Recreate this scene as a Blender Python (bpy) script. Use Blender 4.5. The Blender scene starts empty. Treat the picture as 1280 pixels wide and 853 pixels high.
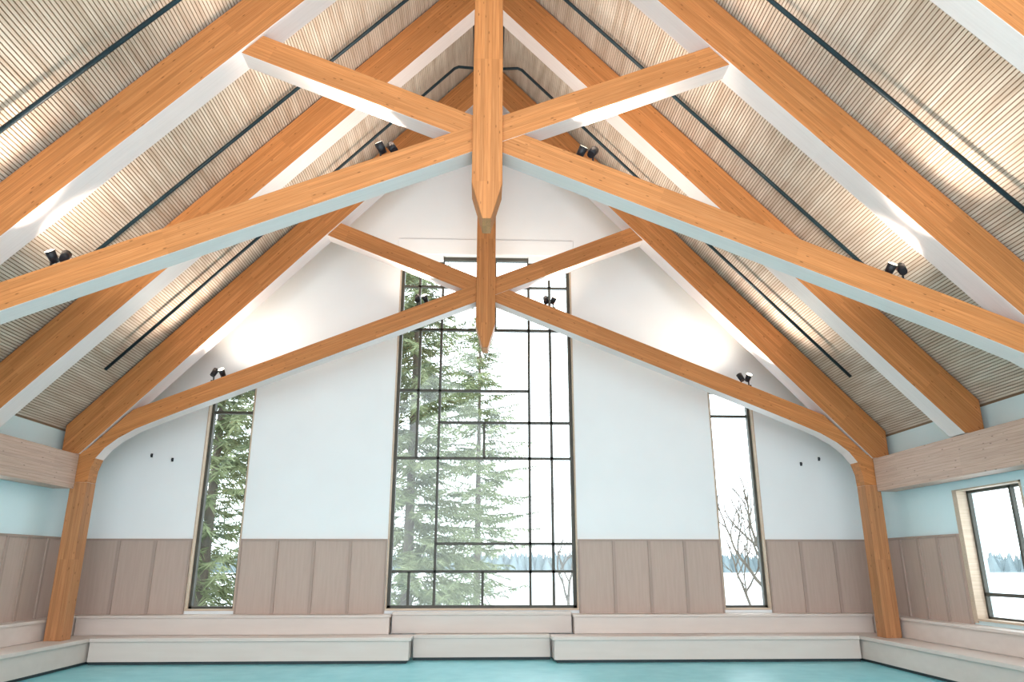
import bpy, bmesh, math, random
from mathutils import Vector, Matrix
random.seed(7)
S = bpy.context.scene
COL = S.collection
try:
    S.view_settings.view_transform = "Standard"
except Exception:
    pass

# ------------------------------------------------------------------ materials
def newmat(name):
    m = bpy.data.materials.new(name); m.use_nodes = True
    nt = m.node_tree
    b = nt.nodes["Principled BSDF"]
    return m, nt, b

def ramp(nt, stops):
    r = nt.nodes.new("ShaderNodeValToRGB")
    e = r.color_ramp.elements
    e[0].position, e[0].color = stops[0][0], (*stops[0][1], 1)
    e[1].position, e[1].color = stops[-1][0], (*stops[-1][1], 1)
    for p, c in stops[1:-1]:
        x = e.new(p); x.color = (*c, 1)
    return r

def tex_coord(nt, scale, out="Object"):
    tc = nt.nodes.new("ShaderNodeTexCoord"); mp = nt.nodes.new("ShaderNodeMapping")
    mp.inputs["Scale"].default_value = scale
    nt.links.new(tc.outputs[out], mp.inputs["Vector"])
    return mp

def noise_mat(name, c1, c2, scale=(3, 3, 3), detail=4, rough=0.7, spec=0.3, bump=0.0, nscale=1.0):
    m, nt, b = newmat(name)
    mp = tex_coord(nt, scale)
    n = nt.nodes.new("ShaderNodeTexNoise"); n.inputs["Scale"].default_value = nscale
    n.inputs["Detail"].default_value = detail
    nt.links.new(mp.outputs[0], n.inputs["Vector"])
    r = ramp(nt, [(0.3, c1), (0.7, c2)])
    nt.links.new(n.outputs["Fac"], r.inputs[0]); nt.links.new(r.outputs[0], b.inputs["Base Color"])
    b.inputs["Roughness"].default_value = rough
    b.inputs["Specular IOR Level"].default_value = spec
    if bump:
        bp = nt.nodes.new("ShaderNodeBump"); bp.inputs["Strength"].default_value = bump
        bp.inputs["Distance"].default_value = 0.01
        nt.links.new(n.outputs["Fac"], bp.inputs["Height"]); nt.links.new(bp.outputs[0], b.inputs["Normal"])
    return m

def wood_mat(name, c_dark, c_mid, c_light, line=0.75, knots=True, rough=0.5, tone=(0.86, 1.07)):
    """glulam: grain runs along local X, laminations stacked in local Z"""
    m, nt, b = newmat(name); L = nt.links
    mp = tex_coord(nt, (1.1, 26, 44))
    n = nt.nodes.new("ShaderNodeTexNoise"); n.inputs["Scale"].default_value = 1.8
    n.inputs["Detail"].default_value = 6; n.inputs["Roughness"].default_value = 0.55
    L.new(mp.outputs[0], n.inputs["Vector"])
    r = ramp(nt, [(0.2, c_dark), (0.5, c_mid), (0.8, c_light)])
    L.new(n.outputs["Fac"], r.inputs[0])
    tc = nt.nodes.new("ShaderNodeTexCoord"); sx = nt.nodes.new("ShaderNodeSeparateXYZ")
    L.new(tc.outputs["Object"], sx.inputs[0])
    sn = nt.nodes.new("ShaderNodeVectorMath"); sn.operation = "SNAP"; sn.inputs[1].default_value = (1.7, 10, 0.045)
    L.new(tc.outputs["Object"], sn.inputs[0])
    wn_ = nt.nodes.new("ShaderNodeTexWhiteNoise"); wn_.noise_dimensions = "3D"; L.new(sn.outputs[0], wn_.inputs[0])
    mr = nt.nodes.new("ShaderNodeMapRange"); mr.inputs[3].default_value = tone[0]; mr.inputs[4].default_value = tone[1]
    L.new(wn_.outputs["Value"], mr.inputs[0])
    hs = nt.nodes.new("ShaderNodeHueSaturation"); L.new(r.outputs[0], hs.inputs["Color"]); L.new(mr.outputs[0], hs.inputs["Value"])
    mm = nt.nodes.new("ShaderNodeMath"); mm.operation = "PINGPONG"; mm.inputs[1].default_value = 0.0225
    L.new(sx.outputs["Z"], mm.inputs[0])
    lt = nt.nodes.new("ShaderNodeMath"); lt.operation = "LESS_THAN"; lt.inputs[1].default_value = 0.0016
    L.new(mm.outputs[0], lt.inputs[0])
    mul = nt.nodes.new("ShaderNodeMath"); mul.operation = "MULTIPLY"; mul.inputs[1].default_value = 1 - line
    L.new(lt.outputs[0], mul.inputs[0])
    mx = nt.nodes.new("ShaderNodeMix"); mx.data_type = "RGBA"
    L.new(mul.outputs[0], mx.inputs["Factor"]); L.new(hs.outputs[0], mx.inputs[6])
    mx.inputs[7].default_value = (*[c * 0.3 for c in c_dark], 1)
    out = mx.outputs[2]
    if knots:
        mp2 = tex_coord(nt, (3.0, 6, 10))
        v = nt.nodes.new("ShaderNodeTexVoronoi"); v.inputs["Scale"].default_value = 1.6
        L.new(mp2.outputs[0], v.inputs["Vector"])
        r2 = ramp(nt, [(0.07, (1, 1, 1)), (0.14, (0, 0, 0))])
        L.new(v.outputs["Distance"], r2.inputs[0])
        mx2 = nt.nodes.new("ShaderNodeMix"); mx2.data_type = "RGBA"
        m3 = nt.nodes.new("ShaderNodeMath"); m3.operation = "MULTIPLY"; m3.inputs[1].default_value = 0.75
        L.new(r2.outputs[0], m3.inputs[0]); L.new(m3.outputs[0], mx2.inputs["Factor"])
        L.new(out, mx2.inputs[6]); mx2.inputs[7].default_value = (*[c * 0.35 for c in c_dark], 1)
        out = mx2.outputs[2]
    L.new(out, b.inputs["Base Color"])
    b.inputs["Roughness"].default_value = rough
    b.inputs["Specular IOR Level"].default_value = 0.25
    return m

M_WOOD = wood_mat("honey_glulam", (0.41, 0.150, 0.046), (0.535, 0.212, 0.070), (0.64, 0.28, 0.105))
M_POST = wood_mat("brown_glulam", (0.37, 0.155, 0.062), (0.47, 0.21, 0.09), (0.56, 0.27, 0.12))
M_UNDER_LIT = wood_mat("bounce_lit_underside", (0.76, 0.63, 0.59), (0.80, 0.67, 0.63), (0.83, 0.70, 0.66), line=0.99, knots=False, tone=(0.97, 1.0))  # pale tone paints bounced daylight onto the down-facing timber faces
M_BEAM = wood_mat("pinkish_beam", (0.44, 0.29, 0.22), (0.56, 0.39, 0.31), (0.64, 0.47, 0.39), line=0.6, tone=(.92, 1.03))
M_SLAT = noise_mat("ceiling_slat", (0.56, 0.41, 0.31), (0.79, 0.655, 0.55), scale=(7, 0.7, 7), nscale=1.5, detail=5)
M_BACK = noise_mat("ceiling_backing", (0.27, 0.155, 0.09), (0.34, 0.21, 0.13), scale=(2, 2, 2))
M_WALL = noise_mat("white_plaster", (0.83, 0.845, 0.855), (0.86, 0.875, 0.885), scale=(1, 1, 1), rough=0.85)
M_SIDE = noise_mat("cyan_lit_plaster", (0.68, 0.83, 0.86), (0.71, 0.86, 0.89), scale=(1, 1, 1), rough=0.85)  # cyan daylight from the windows is mixed into this wall colour
M_WAINS = noise_mat("taupe_panel", (0.46, 0.35, 0.295), (0.50, 0.38, 0.325), scale=(14, 14, 1.0), nscale=2.0, rough=0.6)
M_WAINS2 = noise_mat("taupe_batten", (0.38, 0.285, 0.24), (0.41, 0.31, 0.265), scale=(14, 14, 1.0), nscale=2.0, rough=0.6)
M_BENCH = noise_mat("whitewashed_bench", (0.64, 0.55, 0.50), (0.68, 0.59, 0.54), scale=(1, 4, 8), nscale=1.0, rough=0.45)
M_TOE = noise_mat("dark_toe_kick", (0.03, 0.045, 0.05), (0.045, 0.06, 0.065))
M_FLOOR = noise_mat("turquoise_floor", (0.17, 0.56, 0.64), (0.26, 0.66, 0.73), scale=(1.2, 1.2, 1.2), nscale=3.0, detail=8, rough=0.38, spec=0.8)
M_FRAME = noise_mat("dark_bronze_frame", (0.060, 0.058, 0.048), (0.085, 0.080, 0.065), rough=0.45)
M_REVEAL = wood_mat("window_reveal_wood", (0.50, 0.38, 0.28), (0.58, 0.45, 0.34), (0.66, 0.53, 0.42), line=1.0, knots=False, tone=(.97, 1))
M_BLACK = noise_mat("black_metal", (0.012, 0.012, 0.014), (0.02, 0.02, 0.024), rough=0.4)
M_PIPE = noise_mat("dark_teal_pipe", (0.012, 0.025, 0.032), (0.02, 0.04, 0.05), rough=0.4)
M_SNOW = noise_mat("snow", (0.80, 0.86, 0.90), (0.90, 0.93, 0.96), scale=(0.3, 0.3, 0.3), rough=0.9)
M_BARK = noise_mat("bark", (0.09, 0.075, 0.06), (0.15, 0.125, 0.10), scale=(8, 8, 2), rough=0.9)
M_NEEDLE = noise_mat("spruce_needles", (0.075, 0.10, 0.045), (0.30, 0.33, 0.18), scale=(1.5, 1.5, 1.5), detail=6, rough=0.8)
M_FAR = noise_mat("hazy_forest", (0.13, 0.165, 0.18), (0.17, 0.21, 0.22), scale=(0.3, 0.3, 0.3), rough=1)

def glass():
    m = bpy.data.materials.new("window_glass"); m.use_nodes = True; nt = m.node_tree; nt.nodes.clear()
    o = nt.nodes.new("ShaderNodeOutputMaterial"); t = nt.nodes.new("ShaderNodeBsdfTransparent")
    g = nt.nodes.new("ShaderNodeBsdfGlossy"); g.inputs["Roughness"].default_value = 0.02
    t.inputs[0].default_value = (0.96, 0.985, 0.985, 1)
    mx = nt.nodes.new("ShaderNodeMixShader"); mx.inputs[0].default_value = 0.03
    nt.links.new(t.outputs[0], mx.inputs[1]); nt.links.new(g.outputs[0], mx.inputs[2])
    nt.links.new(mx.outputs[0], o.inputs[0]); return m
M_GLASS = glass()
def lens_mat():
    m, nt, b = newmat("lamp_lens")
    n = nt.nodes.new("ShaderNodeTexNoise"); r = ramp(nt, [(0, (1, .85, .6)), (1, (1, .92, .75))])
    nt.links.new(n.outputs["Fac"], r.inputs[0]); nt.links.new(r.outputs[0], b.inputs["Emission Color"])
    b.inputs["Emission Strength"].default_value = 6; return m
M_LENS = lens_mat()

# ------------------------------------------------------------------ helpers
def link(o, parent=None):
    COL.objects.link(o)
    if parent is not None:
        o.parent = parent
        o.location = o.location - parent.location
    return o

def meta(o, label=None, category=None, kind=None, group=None):
    if label: o["label"] = label
    if category: o["category"] = category
    if kind: o["kind"] = kind
    if group: o["group"] = group
    return o

def empty(name, loc, **k):
    e = bpy.data.objects.new(name, None); e.location = loc; e.empty_display_size = 0.2
    COL.objects.link(e); meta(e, **k); return e

def boxes_mesh(name, bxs, mats, parent=None, bevel=0.0, origin=None):
    """bxs: list of (x0,x1,y0,y1,z0,z1[,matindex])"""
    if origin is None:
        origin = Vector((sum(b[0] + b[1] for b in bxs) / 2 / len(bxs), sum(b[2] + b[3] for b in bxs) / 2 / len(bxs),
                         min(b[4] for b in bxs)))
    V, F, MI = [], [], []
    for b in bxs:
        x0, x1, y0, y1, z0, z1 = b[:6]; mi = b[6] if len(b) > 6 else 0
        k = len(V)
        for z in (z0, z1):
            for x, y in ((x0, y0), (x1, y0), (x1, y1), (x0, y1)):
                V.append((x - origin[0], y - origin[1], z - origin[2]))
        for f in ((0, 3, 2, 1), (4, 5, 6, 7), (0, 1, 5, 4), (1, 2, 6, 5), (2, 3, 7, 6), (3, 0, 4, 7)):
            F.append([k + i for i in f]); MI.append(mi)
    me = bpy.data.meshes.new(name); me.from_pydata(V, [], F)
    for m in mats: me.materials.append(m)
    for p, mi in zip(me.polygons, MI): p.material_index = mi
    o = bpy.data.objects.new(name, me); o.location = origin
    link(o, parent)
    if bevel:
        md = o.modifiers.new("bevel", "BEVEL"); md.width = bevel; md.segments = 2; md.limit_method = "ANGLE"
    return o

def prism(name, pts, y0, y1, ang, mats, parent=None, bevel=0.008, under=True):
    """extrude an XZ outline between y0 and y1; grain axis at angle ang (radians, in XZ)"""
    cx = sum(p[0] for p in pts) / len(pts); cz = sum(p[1] for p in pts) / len(pts); cy = (y0 + y1) / 2
    area = sum(pts[i][0] * pts[(i + 1) % len(pts)][1] - pts[(i + 1) % len(pts)][0] * pts[i][1] for i in range(len(pts)))
    if area < 0: pts = pts[::-1]
    ca, sa = math.cos(ang), math.sin(ang)
    bm = bmesh.new(); a = []; b = []
    for x, z in pts:
        dx, dz = x - cx, z - cz
        lx, lz = dx * ca + dz * sa, -dx * sa + dz * ca
        a.append(bm.verts.new((lx, y0 - cy, lz))); b.append(bm.verts.new((lx, y1 - cy, lz)))
    n = len(pts)
    bm.faces.new(a); bm.faces.new(b[::-1])
    for i in range(n):
        j = (i + 1) % n
        f = bm.faces.new((a[i], b[i], b[j], a[j]))
        ex, ez = pts[j][0] - pts[i][0], pts[j][1] - pts[i][1]
        l = math.hypot(ex, ez)
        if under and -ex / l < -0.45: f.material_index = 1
    bmesh.ops.recalc_face_normals(bm, faces=bm.faces)
    me = bpy.data.meshes.new(name); bm.to_mesh(me); bm.free()
    for m in mats: me.materials.append(m)
    o = bpy.data.objects.new(name, me); o.location = (cx, cy, cz); o.rotation_euler = (0, -ang, 0)
    link(o, parent)
    if bevel:
        md = o.modifiers.new("bevel", "BEVEL"); md.width = bevel; md.segments = 2; md.limit_method = "ANGLE"
    return o

def tube_mesh(name, pts, r, mat, seg=8):
    V, F = [], []
    pts = [Vector(p) for p in pts]
    org = pts[0].copy()
    for i, p in enumerate(pts):
        d = (pts[min(i + 1, len(pts) - 1)] - pts[max(i - 1, 0)]).normalized()
        up = Vector((0, 0, 1)) if abs(d.z) < 0.9 else Vector((0, 1, 0))
        s = d.cross(up).normalized(); t = s.cross(d)
        for k in range(seg):
            an = 2 * math.pi * k / seg
            V.append(p + (s * math.cos(an) + t * math.sin(an)) * r - org)
    for i in range(len(pts) - 1):
        for k in range(seg):
            k2 = (k + 1) % seg
            F.append((i * seg + k, i * seg + k2, (i + 1) * seg + k2, (i + 1) * seg + k))
    F.append(list(range(seg))[::-1]); F.append([(len(pts) - 1) * seg + k for k in range(seg)])
    me = bpy.data.meshes.new(name); me.from_pydata(V, [], F); me.materials.append(mat)
    for p in me.polygons: p.use_smooth = len(p.vertices) == 4
    o = bpy.data.objects.new(name, me); o.location = org
    return o

# ------------------------------------------------------------------ dimensions (metres)
D = 14.3; W = 7.4; ZR = 11.8; SL = 1.074; YN = -1.5
EAVE = ZR - SL * W
def roof(x): return ZR - SL * abs(x)

# ------------------------------------------------------------------ floor, walls
o = boxes_mesh("floor", [(-W - .3, W + .3, YN, D + .35, -0.2, 0)], [M_FLOOR]); meta(o, kind="structure", label="turquoise floor with soft window reflections", category="floor")

def end_wall(name, intervals, y0, y1):
    V, F = [], []
    for x0, x1, holes in intervals:
        segs = []
        cur = 0.0
        for lo, hi in holes:
            segs.append((cur, lo, False)); cur = hi
        segs.append((cur, None, True))
        for lo, hi, top in segs:
            za, zb = (hi, hi) if not top else (roof(x0), roof(x1))
            k = len(V)
            for y in (y0, y1):
                V += [(x0, y - D, lo), (x1, y - D, lo), (x1, y - D, zb), (x0, y - D, za)]
            F += [(k, k + 1, k + 2, k + 3), (k + 7, k + 6, k + 5, k + 4), (k, k + 4, k + 5, k + 1),
                  (k + 1, k + 5, k + 6, k + 2), (k + 2, k + 6, k + 7, k + 3), (k + 3, k + 7, k + 4, k)]
    me = bpy.data.meshes.new(name); me.from_pydata(V, [], F); me.materials.append(M_WALL)
    o = bpy.data.objects.new(name, me); o.location = (0, D, 0); link(o); return o

NW0, NW1, NWB, NWT = 4.5, 5.38, 0.80, 5.0
CW, CWI, CWB, CWT1, CWT2 = 1.78, 0.90, 0.80, 7.74, 7.86
o = end_wall("wall_back", [(-W, -NW1, []), (-NW1, -NW0, [(NWB, NWT)]), (-NW0, -CW, []), (-CW, -CWI, [(CWB, CWT1)]),
    (-CWI, 0, [(CWB, CWT2)]), (0, CWI, [(CWB, CWT2)]), (CWI, CW, [(CWB, CWT1)]), (CW, NW0, []), (NW0, NW1, [(NWB, NWT)]), (NW1, W, [])], D, D + .35)
meta(o, kind="structure", label="white plastered gable end wall", category="wall")

SWIN = [(4.75, 6.2), (9.95, 11.38)]; SWB, SWT = 0.80, 2.72  # nearer windows are unseen, added on both sides to let in light
def side_wall(name, s):
    bx = []; xa, xb = sorted((s * W, s * (W + .3))); top = EAVE + 0.0
    cur = YN
    for a, b in SWIN:
        bx.append((xa, xb, cur, a, 0, top)); bx.append((xa, xb, a, b, 0, SWB)); bx.append((xa, xb, a, b, SWT, top)); cur = b
    bx.append((xa, xb, cur, D + .35, 0, top))
    o = boxes_mesh(name, bx, [M_SIDE]); meta(o, kind="structure", label="plastered side wall with cyan daylight painted in", category="wall")
side_wall("wall_left", -1); side_wall("wall_right", 1)

# ------------------------------------------------------------------ ceiling
phi = math.atan(SL); LEN = W / math.cos(phi) + 0.35
V, F, MI = [], [], []
def slopebox(s, a0, a1, n0, n1, ya, yb, mi):
    k = len(V)
    for y in (ya, yb):
        for a, n in ((a0, n0), (a1, n0), (a1, n1), (a0, n1)):
            x = s * (a * math.cos(phi) + n * math.sin(phi)); z = ZR - a * math.sin(phi) + n * math.cos(phi)
            V.append((x, y, z - ZR))
    F.extend([(k, k + 1, k + 2, k + 3), (k + 7, k + 6, k + 5, k + 4), (k, k + 4, k + 5, k + 1), (k + 1, k + 5, k + 6, k + 2),
              (k + 2, k + 6, k + 7, k + 3), (k + 3, k + 7, k + 4, k)]); MI.extend([mi] * 6)
for s in (-1, 1):
    slopebox(s, -0.06, LEN, 0.012, 0.25, YN, D + .35, 1)
    a = 0.03
    while a < LEN - .4:
        slopebox(s, a, a + 0.033, 0.0, 0.012, YN, D, 0); a += 0.045
me = bpy.data.meshes.new("ceiling"); me.from_pydata(V, [], F); me.materials.append(M_SLAT); me.materials.append(M_BACK)
for p, mi in zip(me.polygons, MI): p.material_index = mi
bm = bmesh.new(); bm.from_mesh(me); bmesh.ops.recalc_face_normals(bm, faces=bm.faces); bm.to_mesh(me); bm.free()
o = bpy.data.objects.new("ceiling", me); o.location = (0, 0, ZR); link(o)
meta(o, kind="structure", label="vaulted ceiling of pale timber slats", category="ceiling")

# ------------------------------------------------------------------ windows
wn = [0]
def window(frames, glassbox, reveals, label):
    wn[0] += 1
    f = boxes_mesh("window_%d" % wn[0], frames, [M_FRAME]); meta(f, kind="structure", label=label, category="window")
    boxes_mesh("glass", glassbox, [M_GLASS], parent=f)
    boxes_mesh("reveal", reveals, [M_REVEAL], parent=f)
    return f
fy0, fy1 = D + .14, D + .22
e = .002
def vb(x, z0, z1, w=.05): return (x - w / 2, x + w / 2, fy0, fy1, z0, z1)
def hb(z, x0, x1, w=.05): return (x0, x1, fy0, fy1, z - w / 2, z + w / 2)
xr2 = 1.34
fr = [(-CW, -CW + .08, fy0 - .03, fy1, CWB, CWT1), (CW - .08, CW, fy0 - .03, fy1, CWB, CWT1), (-CW, CW, fy0 - .03, fy1, CWB, CWB + .08),
      (-CW, -CWI, fy0 - .03, fy1, CWT1 - .07, CWT1), (CWI, CW, fy0 - .03, fy1, CWT1 - .07, CWT1), (-CWI, CWI, fy0 - .03, fy1, CWT2 - .07, CWT2),
      vb(-.90, CWB, CWT2), vb(.90, CWB, CWT2), vb(xr2, CWB + .0, CWT1), vb(-1.33, 3.60, 6.25), vb(-1.38, 6.25, CWT1),
      vb(0, 3.60, 4.31), vb(0, CWB, 1.476), vb(-1.38, CWB, 1.476), vb(.2, 6.25, CWT2),
      hb(6.25, -CW, CW), hb(4.96, -CW, .90), hb(4.31, -.9, CW), hb(3.60, -CW, CW), hb(1.98, -.9, CW), hb(1.476, -CW, CW), hb(7.2, -CW, CW, .04)]
window(fr, [(-CW + .03, CW - .03, D + .175, D + .185, CWB + .03, CWT1 - .03), (-CWI + .03, CWI - .03, D + .175, D + .185, CWT1, CWT2 - .03)],
       [(-CW - e, -CW + .02, D - .02, fy0 - .03, CWB, CWT1), (CW - .02, CW + e, D - .02, fy0 - .03, CWB, CWT1), (-CW, CW, D - .03, fy0 - .03, CWB - .0, CWB + .03)],
       "tall dark-framed gable window with irregular grid of panes")
for s in (-1, 1):
    x0, x1 = sorted((s * NW0, s * NW1))
    fr = [(x0, x0 + .07, fy0 - .03, fy1, NWB, NWT), (x1 - .07, x1, fy0 - .03, fy1, NWB, NWT), (x0, x1, fy0 - .03, fy1, NWB, NWB + .07), (x0, x1, fy0 - .03, fy1, NWT - .06, NWT),
          (x0, x1, fy0, fy1, 4.45, 4.50)]
    window(fr, [(x0 + .03, x1 - .03, D + .175, D + .185, NWB + .03, NWT - .03)],
           [(x0 - e, x0 + .02, D - .02, fy0 - .03, NWB, NWT), (x1 - .02, x1 + e, D - .02, fy0 - .03, NWB, NWT), (x0, x1, D - .03, fy0 - .03, NWB, NWB + .03)],
           "tall narrow dark-framed window with a top transom")
for s in (-1, 1):
    for a, b2 in SWIN:
        def bb(xa, xb, *r):
            q = sorted((s * xa, s * xb)); return (q[0], q[1], *r)
        X0, X1 = W + .14, W + .20
        fr = [bb(X0, X1, a, a + .06, SWB, SWT), bb(X0, X1, b2 - .06, b2, SWB, SWT), bb(X0, X1, a, b2, SWB, SWB + .06), bb(X0, X1, a, b2, SWT - .06, SWT),
              bb(X0, X1, a, b2, 1.15, 1.20), bb(X0, X1, (a + b2) / 2 - .3, (a + b2) / 2 - .25, 1.2, SWT)]
        window(fr, [bb(W + .165, W + .175, a + .03, b2 - .03, SWB + .03, SWT - .03)],
               [bb(W - .02, X0, a - .0, a + .02, SWB, SWT), bb(W - .02, X0, b2 - .02, b2, SWB, SWT), bb(W - .03, X0, a, b2, SWB, SWB + .03), bb(W - .02, X0, a, b2, SWT - .02, SWT),
                bb(W - .02, W, b2, b2 + .09, SWB - .03, SWT + .0)],
               "dark-framed side window with pale timber reveal")

# ------------------------------------------------------------------ wainscot + ledges
tn = [0]
def trim(bx, mats, label, bevel=0):
    tn[0] += 1
    o = boxes_mesh("trim_%d" % tn[0], bx, mats, bevel=bevel); meta(o, kind="structure", label=label, category="wall panelling"); return o
WZ0, WZ1 = 0.72, 2.06
def wains_x(x0, x1, n):
    bx = [(x0, x1, D - .03, D, WZ0, WZ1, 0), (x0, x1, D - .055, D - .03, WZ1 - .035, WZ1, 1)]
    st = (x1 - x0) / n
    for i in range(n + 1):
        c = x0 + i * st; w = .028
        bx.append((max(x0, c - w), min(x1, c + w), D - .055, D - .03, WZ0, WZ1 - .035, 1))
    trim(bx, [M_WAINS, M_WAINS2], "taupe timber board and batten wainscot")
wains_x(-W + .04, -NW1 - .01, 3); wains_x(-NW0 + .01, -CW - .01, 4); wains_x(CW + .01, NW0 - .01, 4); wains_x(NW1 + .01, W - .04, 3)
def wains_y(s, y0, y1, n):
    def q(a, b): return tuple(sorted((s * a, s * b)))
    bx = [(*q(W - .03, W), y0, y1, WZ0, WZ1, 0), (*q(W - .055, W - .03), y0, y1, WZ1 - .035, WZ1, 1)]
    st = (y1 - y0) / n
    for i in range(n + 1):
        c = y0 + i * st; w = .028
        bx.append((*q(W - .055, W - .03), max(y0, c - w), min(y1, c + w), WZ0, WZ1 - .035, 1))
    trim(bx, [M_WAINS, M_WAINS2], "taupe timber board and batten wainscot")
for s in (-1, 1):
    wains_y(s, 11.48, D - .06, 5); wains_y(s, 6.2 + .02, 9.94, 6); wains_y(s, YN, 4.74, 9)
trim([(-7.1, -1.65, 13.95, D, .42, .70), (-7.12, -1.63, 13.92, D, .70, .745)], [M_BENCH], "whitewashed timber back ledge", .006)
trim([(1.65, 7.1, 13.95, D, .42, .70), (1.63, 7.12, 13.92, D, .70, .745)], [M_BENCH], "whitewashed timber back ledge", .006)
trim([(-1.62, 1.62, 14.12, D, .42, .73), (-1.62, 1.62, 14.09, D, .73, .78)], [M_BENCH], "whitewashed timber window sill ledge", .006)
trim([(-1.86, 1.86, D - .02, D, 7.87, 8.22)], [M_WALL], "white header band above tall window", .01)
for s in (-1, 1):
    q = lambda a, b: tuple(sorted((s * a, s * b)))
    trim([(*q(7.12, W), YN, D, .42, .70), (*q(7.09, W), YN, D, .70, .745)], [M_BENCH], "whitewashed timber side ledge", .006)

# ------------------------------------------------------------------ benches
def bench(x0, x1, y0, y1, nose, label):
    e_ = empty("bench", ((x0 + x1) / 2, (y0 + y1) / 2, 0), label=label, category="built-in bench", group="built-in perimeter benches")
    ax0, ax1, ay0 = nose
    boxes_mesh("seat", [(x0, x1, y0, y1, .36, .42)], [M_BENCH], parent=e_, bevel=.008)
    boxes_mesh("front_panel", [(x0 + ax0, x1 - ax1, y0 + ay0, y1, .05, .36)], [M_BENCH], parent=e_)
    boxes_mesh("toe_kick", [(x0 + ax0 * 2, x1 - ax1 * 2, y0 + ay0 * 2, y1, 0, .05)], [M_TOE], parent=e_)
bench(-6.55, -1.2, 13.4, 13.95, (0, .04, .04), "whitewashed timber bench along panelled gable wall")
bench(1.2, 6.55, 13.4, 13.95, (0.04, 0, .04), "whitewashed timber bench along panelled gable wall")
bench(-1.2, 1.2, 13.85, 14.1, (0, 0, .03), "recessed whitewashed bench below tall window")
bench(-7.12, -6.55, 0, 13.95, (0, .04, 0), "long whitewashed bench along side wall")
bench(6.55, 7.12, 0, 13.95, (.04, 0, 0), "long whitewashed bench along side wall")

# ------------------------------------------------------------------ trusses
AR = math.atan(SL)
RT = .37
def rafter(s, y0, parent=None, name="rafter", t=RT):
    pts = [(0.0, 11.74), (7.28, 11.74 - SL * 7.28), (7.28, 3.45), (6.98, 3.43), (0.0, 10.92)]
    pts = [(s * x, z) for x, z in pts]
    return prism(name, pts, y0, y0 + t, -s * AR, [M_WOOD, M_UNDER_LIT], parent)
def truss(Y, label):
    t = empty("roof_truss", (0, Y + .2, 0), label=label, category="roof truss", group="scissor roof trusses")
    for s in (-1, 1):
        rafter(s, Y + s * .002, t)
        pts = [(-2.95, 7.97), (6.2, 4.22), (6.9, 3.5), (7.06, 3.45), (7.06, 2.95), (6.78, 2.95), (6.77, 3.16), (6.71, 3.36), (6.58, 3.54), (6.38, 3.71), (6.1, 3.88),
               (5.7, 4.055), (5.2, 4.268), (-3.15, 7.69)]
        pts = [(s * x, z) for x, z in pts]
        prism("scissor_chord", pts, Y + .04 + s * .004, Y + .33 + s * .004, -s * math.atan(.41), [M_WOOD, M_UNDER_LIT], t)
        x0, x1 = sorted((s * 6.78, s * 7.06))
        prism("column", [(x0, .42), (x1, .42), (x1, 2.95), (x0, 2.95)], Y + .04, Y + .33, math.pi / 2, [M_POST, M_UNDER_LIT], t, under=False)
    prism("king_post", [(-.18, 11.5), (-.18, 5.88), (-.05, 5.42), (.05, 5.42), (.18, 5.88), (.18, 11.5)], Y - .02, Y + .39, math.pi / 2, [M_WOOD, M_UNDER_LIT], t, under=False)
truss(7.68, "honey-coloured glulam scissor truss with bounce light painted on undersides")
truss(12.92, "honey-coloured glulam scissor truss beside white gable wall")
for Y in (5.1, 10.3):
    for s in (-1, 1):
        r = rafter(s, Y, None, "roof_rafter", .28 if Y < 6 else RT)
        meta(r, label="honey-coloured glulam roof rafter with bounce light painted on underside", category="roof rafter", group="plain roof rafters")
for s in (-1, 1):
    o = boxes_mesh("glulam_beam", [(-2.42, 2.42, -.175, .175, -.29, .29)], [M_BEAM], origin=Vector((0, 0, 0)), bevel=.01)
    o.rotation_euler = (0, 0, math.pi / 2); o.location = (s * 7.155, 10.52, 3.13)
    meta(o, label="pale pinkish glulam eave beam carrying a rafter", category="beam", group="eave beams")

# ------------------------------------------------------------------ pipes
def add_pipe(pts, label):
    o = tube_mesh("sprinkler_pipe", pts, .028, M_PIPE); link(o)
    meta(o, label=label, category="pipe", group="dark ceiling pipes")
for s in (-1, 1):
    for Y, xe in ((7.02, 6.4), (9.62, 5.6), (12.2, 6.4)):
        zt = lambda x: 11.62 - SL * x
        add_pipe([(s * xe, Y, zt(xe)), (s * .66, Y, zt(.66)), (s * .58, Y, 10.95), (s * .29, Y, 10.93)], "dark pipe running down slatted ceiling slope")
    add_pipe([(s * .26, YN + .2, 10.93), (s * .26, 12.22, 10.93)], "dark pipe running along ceiling ridge")

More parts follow.
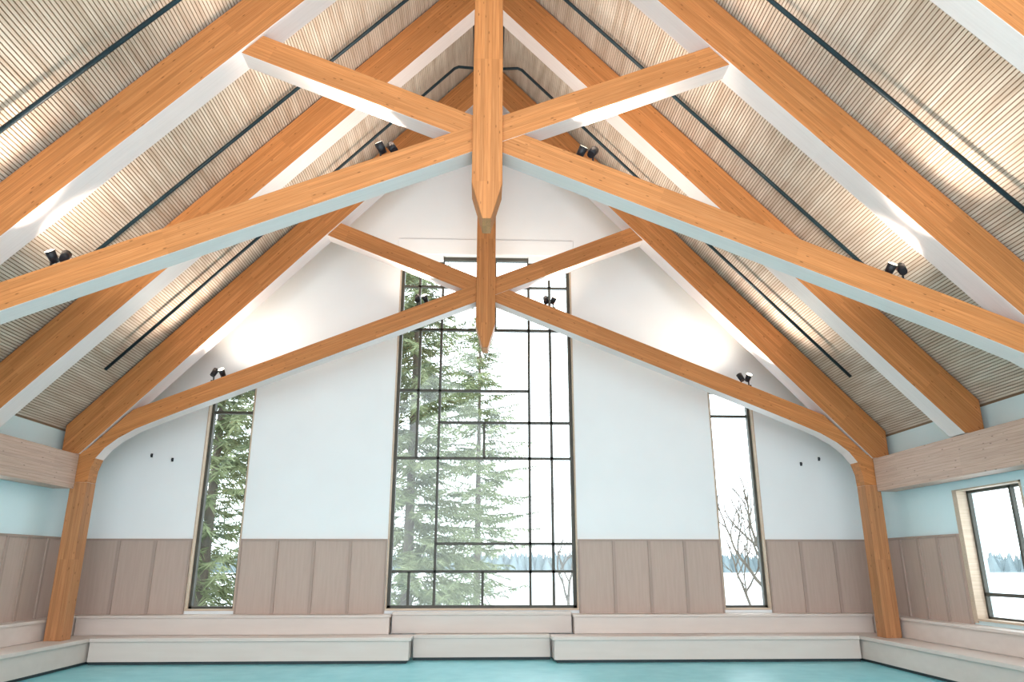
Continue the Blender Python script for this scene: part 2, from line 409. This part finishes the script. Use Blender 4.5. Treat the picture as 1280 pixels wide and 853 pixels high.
# ------------------------------------------------------------------ spotlights
def cyl(name, r0, r1, L, mat, seg=18, mat2=None):
    bm = bmesh.new()
    bmesh.ops.create_cone(bm, cap_ends=True, segments=seg, radius1=r0, radius2=r1, depth=L)
    me = bpy.data.meshes.new(name); bm.to_mesh(me); bm.free(); me.materials.append(mat)
    if mat2:
        me.materials.append(mat2)
        for p in me.polygons:
            if p.normal.z > .9: p.material_index = 1
    for p in me.polygons: p.use_smooth = len(p.vertices) == 4
    return me
ME_HEAD = cyl("spot_head", .046, .054, .145, M_BLACK, mat2=M_LENS)
ME_STEM = cyl("spot_stem", .012, .012, .12, M_BLACK, seg=10)
def fixture(s, u, Y, aim, power, label, cone=110):
    z = 6.76 - .41 * u + .01
    e_ = empty("twin_spotlight", (s * u, Y, z), label=label, category="spotlight", group="black uplights on trusses")
    boxes_mesh("mounting_plate", [(s * u - .11, s * u + .11, Y - .03, Y + .03, z - .06, z + .02)], [M_BLACK], parent=e_, bevel=.005)
    for k in (-1, 1):
        st = bpy.data.objects.new("stem", ME_STEM); st.location = (s * u + k * .07, Y, z + .07); link(st, e_)
        h = bpy.data.objects.new("lamp_head", ME_HEAD); h.location = (s * u + k * .07, Y, z + .165)
        h.rotation_euler = Vector(aim[k]).to_track_quat("Z", "Y").to_euler(); link(h, e_)
        ld = bpy.data.lights.new("uplight", "SPOT"); ld.energy = power[k]; ld.color = (1, .90, .77); ld.spot_size = math.radians(cone); ld.spot_blend = 1.0
        ld.shadow_soft_size = .10
        l = bpy.data.objects.new("bulb", ld); v = Vector(aim[k]).normalized()
        l.location = Vector((s * u + k * .07, Y, z + .165)) + v * .11
        l.rotation_euler = v.to_track_quat("-Z", "Y").to_euler(); link(l, e_)
LB = "pair of black adjustable uplights on glulam truss chord"
LW = "pair of black adjustable uplights near white gable wall"
for s in (-1, 1):
    fixture(s, 1.22, 7.86, {-1: (s * .55, -.75, 1), 1: (s * .55, .65, 1)}, {-1: 380, 1: 350}, LB, 100)
    fixture(s, 4.85, 7.86, {-1: (s * .3, -.95, 1), 1: (s * .3, .9, 1)}, {-1: 210, 1: 230}, LB, 92)
    fixture(s, 1.22, 13.11, {-1: (0, .6, 1), 1: (s * .5, -.9, 1)}, {-1: 105, 1: 290}, LW, 115)
    fixture(s, 4.85, 13.11, {-1: (-s * .35, .4, 1), 1: (s * .2, -1.0, 1)}, {-1: 165, 1: 200}, LW, 125)

for x, z in ((-6.35, 3.6), (-5.95, 3.52), (6.25, 3.5), (6.62, 3.6)):
    o = boxes_mesh("wall_socket", [(x - .018, x + .018, D - .03, D, z - .035, z + .035), (x - .01, x + .01, D - .06, D - .03, z - .015, z + .015)], [M_BLACK], bevel=.004)
    meta(o, label="small black fitting on white wall", category="wall fitting", group="small wall fittings")

# ------------------------------------------------------------------ outside
o = boxes_mesh("snow_ground", [(-260, 260, D + .5, 400, -.8, -.5)], [M_SNOW]); meta(o, label="flat snow-covered ground outside windows", category="ground", kind="structure")
o = boxes_mesh("snow_ground", [(W + .5, 260, -60, D + .5, -.8, -.5), (-260, -W - .5, -60, D + .5, -.8, -.5)], [M_SNOW]); meta(o, label="snow-covered ground beside the hall", category="ground", kind="structure")

def spruce_mesh(H, R, seed, dens=1.0):
    rnd = random.Random(seed); V, F = [], []
    z = .5
    while z < H - .1:
        t = z / H; n = int(9 * dens) if t < .85 else 5
        for i in range(n):
            az = rnd.uniform(0, 6.283); L = R * (1 - t) ** .55 * rnd.uniform(.45, 1.12) + .15
            steps = max(4, int(L / .08)); dr = rnd.uniform(-.25, .7); zb = z + rnd.uniform(-.3, .3); wob = rnd.uniform(-.3, .3)
            pp = None
            for k in range(steps + 1):
                f = k / steps; rr = L * f
                ca, sa = math.cos(az + wob * f), math.sin(az + wob * f)
                p = Vector((ca * rr, sa * rr, zb - dr * L * f * .6 + .1 * L * f * f + rnd.uniform(-.02, .02)))
                if pp is not None:
                    kk = len(V); w = .014
                    V += [pp + Vector((0, 0, w)), p + Vector((0, 0, w)), p - Vector((0, 0, w)), pp - Vector((0, 0, w))]; F.append((kk, kk + 1, kk + 2, kk + 3))
                pp = p
                if f < .15: continue
                for sd in (-1, 1):
                    for rep in range(2):
                        tl = (.16 + .34 * (1 - f)) * rnd.uniform(.4, 1.35) * min(1, L)
                        d = Vector((-sa * sd + ca * .7, ca * sd + sa * .7, rnd.uniform(-1.5, .4))).normalized()
                        wv = Vector((rnd.uniform(-1, 1), rnd.uniform(-1, 1), rnd.uniform(-1, 1))).normalized() * .017
                        kk = len(V)
                        V += [p - wv, p + wv, p + d * tl * .6 + wv * 1.1, p + d * tl, p + d * tl * .6 - wv * 1.1]; F.append((kk, kk + 1, kk + 2, kk + 3, kk + 4))
        z += .33 * (1 - t * .5)
    me = bpy.data.meshes.new("needle_foliage"); me.from_pydata(V, [], F); me.materials.append(M_NEEDLE); return me
def trunk_mesh(H, r):
    bm = bmesh.new(); bmesh.ops.create_cone(bm, cap_ends=True, segments=10, radius1=r, radius2=.02, depth=H)
    bmesh.ops.translate(bm, verts=bm.verts, vec=(0, 0, H / 2)); me = bpy.data.meshes.new("trunk"); bm.to_mesh(me); bm.free(); me.materials.append(M_BARK); return me
fol = [spruce_mesh(13, 2.9, 3), spruce_mesh(10.5, 2.3, 5, .75)]
trk = [trunk_mesh(13, .17), trunk_mesh(10.5, .13)]
for (x, y, k, sc, rz) in ((-2.0, 20.5, 0, 1.0, 0), (-.2, 27.5, 1, 1.12, 1), (-8.0, 22.3, 0, 1.06, 2), (-13.5, 27, 0, 1.1, 4)):
    e_ = empty("spruce_tree", (x, y, -.5), label="tall green spruce tree standing in snow", category="tree", group="spruces outside windows")
    for nm, me in (("trunk", trk[k]), ("foliage", fol[k])):
        o = bpy.data.objects.new(nm, me); COL.objects.link(o); o.parent = e_
    e_.scale = (sc, sc, sc); e_.rotation_euler = (0, 0, rz)

def bare_tree(x, y, h, seed):
    rnd = random.Random(seed); V, F = [], []
    def seg(a, b, r0, r1):
        d = (b - a).normalized(); s_ = d.cross(Vector((.3, .9, .2))).normalized(); t = s_.cross(d); k = len(V)
        for p, r in ((a, r0), (b, r1)):
            for i in range(5):
                an = i * 1.2566; V.append(p + (s_ * math.cos(an) + t * math.sin(an)) * r)
        for i in range(5): F.append((k + i, k + (i + 1) % 5, k + 5 + (i + 1) % 5, k + 5 + i))
    def grow(p, d, L, r, depth):
        q = p
        for i in range(3):
            n = q + d * L / 3; seg(q, n, r * (1 - .1 * i), r * (1 - .1 * (i + 1))); q = n
            d = (d + Vector((rnd.uniform(-.3, .3), rnd.uniform(-.2, .2), rnd.uniform(-.05, .15)))).normalized()
            if depth > 0 and (i > 0 or depth > 3):
                dd = (d + Vector((rnd.uniform(-1, 1), rnd.uniform(-1, 1), rnd.uniform(-.2, .5))) * .9).normalized()
                grow(q, dd, L * .7, r * .55, depth - 1)
        if depth > 0: grow(q, d, L * .75, r * .68, depth - 1)
    grow(Vector((0, 0, 0)), Vector((.05, 0, 1)), h * .33, h * .02, 4)
    me = bpy.data.meshes.new("bare_tree"); me.from_pydata(V, [], F); me.materials.append(M_BARK)
    o = bpy.data.objects.new("bare_tree", me); o.location = (x, y, -.5); link(o)
    meta(o, label="leafless tree with thin twisting branches in snow", category="tree", group="bare trees outside windows")
bare_tree(7.0, 19.3, 4.6, 2); bare_tree(2.4, 21.5, 3.4, 9)

V, F = [], []; rnd = random.Random(1)
def cone(x, y, h, r):
    k = len(V); V.append((x, y, h)); n = 6
    for i in range(n): V.append((x + r * math.cos(i * 6.283 / n), y + r * math.sin(i * 6.283 / n), 0))
    for i in range(n): F.append((k, k + 1 + i, k + 1 + (i + 1) % n))
for i in range(800):
    cone(-180 + i * .45 + rnd.uniform(-1, 1), 220 + rnd.uniform(-12, 12), rnd.uniform(4.5, 6), rnd.uniform(1.3, 2.2))
for i in range(700):
    cone(190 + rnd.uniform(-10, 10), -80 + i * .42, rnd.uniform(5.5, 7.5), rnd.uniform(1.3, 2.2))
me = bpy.data.meshes.new("distant_forest"); me.from_pydata(V, [], F); me.materials.append(M_FAR)
o = bpy.data.objects.new("distant_forest", me); o.location = (0, 0, -.5); link(o)
meta(o, label="hazy distant line of evergreen forest", category="forest", kind="stuff")

# ------------------------------------------------------------------ world + camera
w = bpy.data.worlds.new("overcast"); S.world = w; w.use_nodes = True
nt = w.node_tree; bg = nt.nodes["Background"]
tc = nt.nodes.new("ShaderNodeTexCoord"); sp = nt.nodes.new("ShaderNodeSeparateXYZ"); nt.links.new(tc.outputs["Generated"], sp.inputs[0])
r = ramp(nt, [(0.0, (.88, .95, 1.0)), (1.0, (.90, .96, 1.0))]); nt.links.new(sp.outputs["Z"], r.inputs[0])
nt.links.new(r.outputs[0], bg.inputs["Color"]); bg.inputs["Strength"].default_value = 4.7

cd = bpy.data.cameras.new("camera"); cam = bpy.data.objects.new("camera", cd); COL.objects.link(cam)
cd.sensor_width = 36; cd.lens = 915 / 1280 * 36; cd.clip_end = 1000
cam.location = (0, 0, 1.6); cam.rotation_euler = (math.radians(107), 0, math.radians(-2.19))
S.camera = cam
